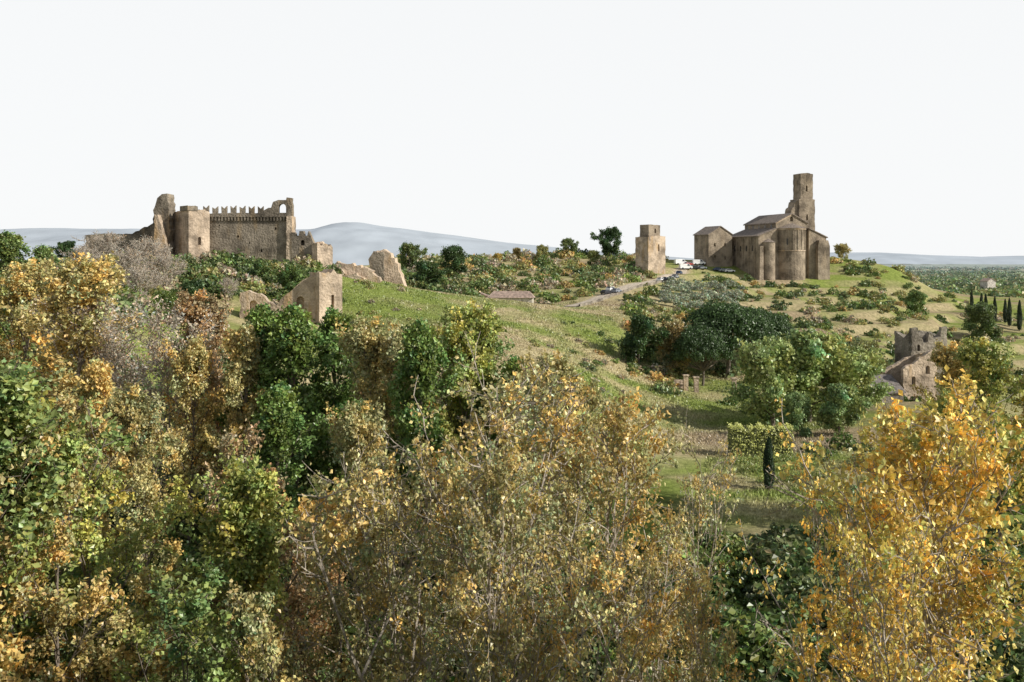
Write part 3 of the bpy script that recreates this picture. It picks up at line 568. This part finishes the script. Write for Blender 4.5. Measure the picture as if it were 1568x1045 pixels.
poly_prism('low_rocks',rag([K(512,450),K(514,420),K(524,412),K(536,422),K(548,418),K(560,430),K(566,450)],.7,.7,28),240.5,243.5,PALE,rk)

# ------------------------------------------------------------------ church
ch=empty("church",(sx(1218,400),400,0),math.radians(15))
def gable_roof(name,x0,x1,y0,y1,ze,zr,mat,par,t=.45,ov=.5):
    cx=(x0+x1)/2; k=(zr-ze)/(cx-x0); e=ze-k*ov
    return poly_prism(name,[(x0-ov,e+.02),(cx,zr+.02),(x1+ov,e+.02),(x1+ov,e+t),(cx,zr+t),(x0-ov,e+t)],y0-ov,y1+ov,mat,par)
def shed_roof(name,x0,z0,x1,z1,y0,y1,mat,par,t=.4): return poly_prism(name,[(x0,z0+.02),(x1,z1+.02),(x1,z1+t),(x0,z0+t)],y0,y1,mat,par)
nv=poly_prism('nave',[(-7,28),(7,28),(7,55.4),(0,59),(-7,55.4)],3,29,CHST,ch)
cut(nv,[(-.7,.7,2,4,56,58,True)])
gable_roof('nave_roof',-7,7,3,29,55.4,59,TILE,ch)
la=poly_prism('left_aisle',[(-15,26),(-7.01,26),(-7.01,53),(-15,50)],2.6,29,CHST,ch); shed_roof('left_aisle_roof',-15.6,49.8,-7.02,53.05,2.2,29.5,TILE,ch)
ra=poly_prism('right_aisle',[(7.01,26),(15,26),(15,49.6),(7.01,53)],1.6,29,CHST,ch); shed_roof('right_aisle_roof',7.02,53.05,15.6,49.35,1.2,29.5,TILE,ch)
cut(la,[(-11.6,-10.8,2,3.6,41,44,True)]); cut(ra,[(10.6,11.4,1,2.4,40,43.5,True)])
def cyl(name,cx,cy,r,z0,z1,mat,par,n_=28,r2=None):
    V=[];Fc=[]
    for zz,rr in ((z0,r),(z1,r2 if r2 is not None else r)):
        for i in range(n_): a=2*math.pi*i/n_; V.append((cx+rr*math.cos(a),cy+rr*math.sin(a),zz))
    for i in range(n_): Fc.append([i,(i+1)%n_,n_+(i+1)%n_,n_+i])
    Fc.append(list(range(n_,2*n_))); Fc.append(list(range(n_-1,-1,-1)))
    me=bpy.data.meshes.new(name); me.from_pydata(V,[],Fc); me.materials.append(mat); return obj(name,me,par)
cyl('apse',0,4,5.9,26,52.6,CHST,ch); cyl('apse_cornice',0,4,6.25,52.6,53.2,PALE,ch); cyl('apse_roof',0,4,6.5,53.2,55.3,TILE,ch,r2=1.0); cyl('apse_string',0,4,6.1,44.0,44.4,PALE,ch)
for i in range(9):
    a=math.radians(-165+i*18.75); x=5.95*math.cos(a); y=4+5.95*math.sin(a)
    o=box('apse_pilaster_%d'%i,-.12,.12,-.22,.22,44.4,52.6,CHST,ch); o.location=(x,y,0); o.rotation_euler[2]=a
for i in range(3):
    a=math.radians(-130+i*40); o=box('apse_window_%d'%i,-.35,.35,-.03,.05,46.5,49,GLASS,ch); o.location=(5.97*math.cos(a),4+5.97*math.sin(a),0); o.rotation_euler[2]=a+math.pi/2
cyl('left_apse',-10.6,2.8,2.7,26,47.5,CHST,ch); cyl('left_apse_roof',-10.6,2.8,2.95,47.5,49,TILE,ch,r2=.3)
poly_prism('right_buttress',[(10,24),(15.4,24),(15.4,46),(14.6,48.4),(10.6,48.4),(10.0,46)],-.4,1.58,CHST,ch)
poly_prism('left_buttress',[(-15.6,24),(-13.4,24),(-13.6,46),(-15.0,46)],1.2,2.58,CHST,ch)
for i,y in enumerate((5,10,15,20,25)):
    box('side_pilaster_%d'%i,-15.35,-15.0,y,y+.8,28,49.2,CHST,ch)
    box('clerestory_window_%d'%i,-7.03,-6.9,y+1.5,y+2.1,53.4,54.8,GLASS,ch)
    box('aisle_window_%d'%i,-15.03,-14.9,y+2.2,y+3.0,44,46.3,GLASS,ch)
poly_prism('cornice_gable',[(-7.1,55.0),(0,58.6),(7.1,55.0),(7.1,55.4),(0,59.0),(-7.1,55.4)],2.8,2.98,PALE,ch)
tw=poly_prism('tower_base',rag([(8.9,30),(16.3,30),(16.3,65.6),(12,66.2),(8.9,65.8)],.15,1.0,31),12,19.2,CHST,ch)
tu=poly_prism('tower_shaft',rag([(9.9,65),(15.7,65),(15.7,76.4),(13,76.8),(9.9,76.5)],.1,.9,65.5),12.6,18.4,CHST,ch)
cut(tu,[(12.4,13.2,12,13.6,69,71.5,True)]); cut(tw,[(12.2,13.0,11.5,13,57,59.5,True)])
poly_prism('tower_shoulder',rag([(5.0,52),(8.9,52),(8.9,65.4),(7.6,64.6),(7.2,62.6),(6.2,62),(5.6,59.5),(5.0,59)],.15,.8,52.5),13,18,CHST,ch)

def house(name,u,d,w,l,z0,ze,zr,phi,mat,roof,wins=()):
    e=empty(name,(sx(u,d),d,0),phi)
    b=poly_prism('walls',[(0,z0),(w,z0),(w,ze),(w/2,zr),(0,ze)],0,l,mat,e)
    gable_roof('roof',0,w,0,l,ze,zr,roof,e,.35,.4)
    if wins: cut(b,[(x-.45,x+.45,-1,.7,z,z+1.5,True) for x,z in wins])
    return e
house('bishops_palace',1085,412,11.5,11,30,51.0,54.3,math.radians(22),CHST,TILE,wins=[(3,46),(8,46),(3,41),(8,40.5)])
house('outbuilding',1112,418,6,8,30,43.0,44.6,math.radians(18),CHST,TILE)
def sqtower(u,d,name):
    e=empty(name,(sx(u,d),d,0),math.radians(34))
    zb=Hs(sx(u,d),d)-3
    a=poly_prism('lower_stage',rag([(-2.5,zb),(6.4,zb),(6.4,sz(362,d)),(2,sz(361,d)),(-2.5,sz(363,d))],.12,1,zb+.5),0,7.5,PALE,e)
    b=poly_prism('upper_stage',rag([(-1.2,sz(364,d)),(4.8,sz(364,d)),(4.8,sz(345,d)),(-1.2,sz(344,d))],.12,1,sz(363.5,d)),1.2,6.3,CHST,e)
    cut(a,[(2.6,3.3,-1,.9,sz(385,d),sz(374,d),True)]); cut(b,[(1.8,2.6,.5,2.2,sz(357,d),sz(350,d),True)])
sqtower(1000,385,'medieval_tower')
e=empty('farmhouse',(sx(748,282),282,0),math.radians(-4)); zf=sz(447,282)
box('walls',0,12.5,0,6,zf-8,zf-1.72,simple('plaster',(.55,.50,.42),.9,0,2),e)
V=[(-.5,-.6,zf-1.7),(13,-.6,zf-1.7),(13,6.6,zf-1.7),(-.5,6.6,zf-1.7),(1.2,3,zf+.1),(11.5,3,zf+.1)]
me=bpy.data.meshes.new('roof'); me.from_pydata(V,[],[(0,1,5,4),(1,2,5),(2,3,4,5),(3,0,4),(3,2,1,0)]); me.materials.append(TILER); obj('roof',me,e)
house('farm_shed',722,292,5,5,sz(480,292),sz(455,292),sz(450,292),0,PALE,TILER)
# roofless tower ruin with broken lower walls, right of the valley
rr=empty('ruined_farm_tower',(sx(1396,200),200,0),math.radians(10)); z=lambda v: sz(v,200)
fr_=poly_prism('front_wall',rag([(0,8),(7.8,8),(7.8,z(501)),(6.6,z(502)),(6.4,z(516)),(4.8,z(519)),(4.6,z(512)),(3.8,z(511)),(3.6,z(524)),(2.6,z(526)),(2.2,z(516)),(1.6,z(515)),(1.3,z(502)),(0,z(503))],.14,.6,9),0,.9,GREYST,rr)
cut(fr_,[(5.3,6.1,-1,2,z(535),z(524),True),(1.2,1.9,-1,2,z(538),z(528),True)])
poly_prism('back_wall',rag([(0,8),(7.8,8),(7.8,z(512)),(5.4,z(510)),(3.2,z(520)),(0,z(510))],.14,.6,9),5.5,6.3,GREYST,rr)
o=poly_prism('side_wall',rag([(0.92,8),(5.48,8),(5.48,z(512)),(3,z(517)),(.92,z(506))],.14,.6,9),0,.8,GREYST,rr); o.rotation_euler[2]=math.radians(90); o.location=(7.8,0,0)
o=poly_prism('side_wall_left',rag([(0.92,8),(5.48,8),(5.48,z(512)),(3,z(519)),(.92,z(508))],.14,.6,9),-.8,0,GREYST,rr); o.rotation_euler[2]=math.radians(90); o.location=(0,0,0)
lh=empty('ruined_farmhouse',(sx(1383,190),190,0),math.radians(12)); z=lambda v: sz(v,190)
b_=poly_prism('front_wall',rag([(0,8),(7.2,8),(7.2,z(536)),(6.0,z(538)),(4.5,z(546)),(3.4,z(549)),(2.2,z(558)),(1.1,z(560)),(0,z(566))],.16,.5,9),0,.8,PALE,lh); cut(b_,[(4.8,5.7,-1,2,z(574),z(561),True),(1.8,2.6,-1,2,z(590),z(577),True)])
o=poly_prism('side_wall',rag([(0.82,8),(6,8),(6,z(548)),(3.5,z(545)),(.82,z(538))],.16,.5,9),0,.8,PALE,lh); o.rotation_euler[2]=math.radians(90); o.location=(7.2,0,0)
poly_prism('back_wall',rag([(0,8),(7.2,8),(7.2,z(548)),(4,z(556)),(0,z(572))],.16,.5,9),6.02,6.8,PALE,lh)
lh=empty('stone_shed',(sx(1338,187),187,0),math.radians(8)); z=lambda v: sz(v,187)
poly_prism('walls',[(0,8),(6,8),(6,z(604)),(0,z(604))],0,5,GREYST,lh)
V=[(-.4,-.4,z(603)),(6.3,-.4,z(603)),(6.3,5.2,z(581)),(-.4,5.2,z(581)),(-.4,-.4,z(601)),(6.3,-.4,z(601)),(6.3,5.2,z(579)),(-.4,5.2,z(579))]
me=bpy.data.meshes.new('roof'); me.from_pydata(V,[],[(3,2,1,0),(4,5,6,7),(0,1,5,4),(1,2,6,5),(2,3,7,6),(3,0,4,7)]); me.materials.append(TILEG); obj('roof',me,lh)
ww=empty('ivy_wall'); x0,x1=sx(1118,140),sx(1212,140); zt=sz(654,140)
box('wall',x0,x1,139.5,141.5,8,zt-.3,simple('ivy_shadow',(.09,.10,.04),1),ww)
k=12000; q=rng.random((k,3)); P=np.stack([x0+(x1-x0)*q[:,0],139.3+2.4*q[:,1],11+(zt-11)*q[:,2]**.6],1); P+=rng.normal(size=P.shape)*.15; P[:,2]+=.4*np.sin(P[:,0]*1.3)*np.sin(P[:,0]*3.1)
V,Fq=leaves(P,unit(rng.normal(size=P.shape)*.7+np.array([.6,-.8,.5])),rng.uniform(.15,.38,k)); c=np.array([.58,.60,.20])*rng.uniform(.6,1.4,(k,1))
obj('ivy',np_mesh('ivy',V,Fq,[LEAF],col=np.repeat(c,4,0)),ww)
gp=empty('stone_gateway')
for i,(u,d) in enumerate([(1050,205),(1066,205),(1124,208)]):
    x=sx(u,d); zz=Hs(x,d); box('pillar_%d'%i,x-.45,x+.45,d-.45,d+.45,zz-1,zz+3,PALE,gp); box('cap_%d'%i,x-.6,x+.6,d-.6,d+.6,zz+3.0,zz+3.25,PALE,gp)
box('garden_wall_part',sx(1010,207),sx(1048,207),206.6,207,8,Hs(sx(1030,207),207)+1.3,PALE,gp)

# ------------------------------------------------------------------ vehicles
def car_mesh(name,col,van=False):
    L,Wd,Hh=(5.2,1.95,2.2) if van else (4.2,1.75,1.45)
    paint=simple(name+'_paint',col,.35)
    if van: side=[(-2.6,.35),(2.5,.35),(2.6,.9),(2.45,1.15),(1.75,1.35),(1.15,2.15),(-2.5,2.2),(-2.6,1.9)]
    else: side=[(-2.1,.3),(2.05,.3),(2.1,.7),(1.95,.85),(1.0,.95),(.4,1.4),(-1.1,1.45),(-1.75,1.0),(-2.1,.95)]
    n_=len(side); V=[];belt=1.3 if van else .95
    for sgn in (-1,1):
        for (x,z) in side: V.append((x,sgn*Wd/2*(.82 if z>belt+.1 else 1),z))
    Fc=[list(range(n_)),list(range(2*n_-1,n_-1,-1))]+[[(i+1)%n_,i,n_+i,n_+(i+1)%n_] for i in range(n_)]
    mi=[0]*len(Fc)
    def quad(ps):
        b=len(V); V.extend(ps); Fc.append([b,b+1,b+2,b+3]); mi.append(1)
    for sgn in (-1,1):
        y0=sgn*(Wd/2+.01); y1=sgn*(Wd/2*.84+.02)
        if van: quad([(.4,y0,1.38),(1.55,y0,1.38),(1.1,y1,2.0),(.4,y1,2.0)])
        else: quad([(-1.5,y0,.98),(.85,y0,.98),(.35,y1,1.34),(-1.05,y1,1.36)])
    if van: quad([(1.77,-.8,1.37),(1.77,.8,1.37),(1.22,.7,2.08),(1.22,-.7,2.08)])
    else:
        quad([(1.0,-.7,.98),(1.0,.7,.98),(.47,.6,1.36),(.47,-.6,1.36)]); quad([(-1.76,.7,1.03),(-1.76,-.7,1.03),(-1.16,-.6,1.43),(-1.16,.6,1.43)])
    for wx in (-L*.31,L*.31):
        for sgn in (-1,1):
            b=len(V); k=14
            for yy in (sgn*(Wd/2-.2),sgn*(Wd/2+.03)):
                for i in range(k): a=6.283*i/k; V.append((wx+.34*math.cos(a),yy,.34+.34*math.sin(a)))
            for i in range(k): Fc.append([b+i,b+(i+1)%k,b+k+(i+1)%k,b+k+i]); mi.append(2)
            Fc.append([b+k+i for i in range(k)]); mi.append(2)
    me=bpy.data.meshes.new(name); me.from_pydata(V,[],Fc)
    for m in (paint,GLASS,RUBBER): me.materials.append(m)
    me.polygons.foreach_set('material_index',mi)
    bm=bmesh.new(); bm.from_mesh(me); bmesh.ops.recalc_face_normals(bm,faces=bm.faces[:]); bm.to_mesh(me); bm.free()
    return me
CM=[car_mesh('car_w',(.8,.8,.8)),car_mesh('car_g',(.25,.27,.3)),car_mesh('car_b',(.05,.08,.16)),car_mesh('car_k',(.03,.03,.035)),car_mesh('car_r',(.35,.05,.04))]
VM=car_mesh('van_w',(.82,.82,.8),True)
for (u,d,m,rz) in [(936,321,0,.9),(944,318,1,1.0),(928,314,3,.9),(1012,360,0,1.0),(1020,365,1,1.0),(1028,371,0,1.1),(1022,358,3,1.0),(1034,378,1,1.1),(1040,386,2,1.2),
   (1064,402,3,.2),(1074,404,1,.1),(1100,406,2,.1),(1108,405,1,.2),(1117,405,0,.1),(1054,410,4,.6)]:
    x=sx(u,d); obj('parked_car',CM[m],loc=(x,d,Hs(x,d)+.12)).rotation_euler[2]=rz
for (u,d,rz) in [(1042,412,.3),(1050,400,.2),(1070,414,.1)]:
    x=sx(u,d); obj('parked_van',VM,loc=(x,d,Hs(x,d)+.12)).rotation_euler[2]=rz
house('plain_farmhouse',1512,800,8,8,10,sz(431,800),sz(427,800),.3,simple('plaster_far',(.5,.45,.40),.9,0,1),TILER)
print("POLYS", sum(len(m.polygons) for m in bpy.data.meshes))
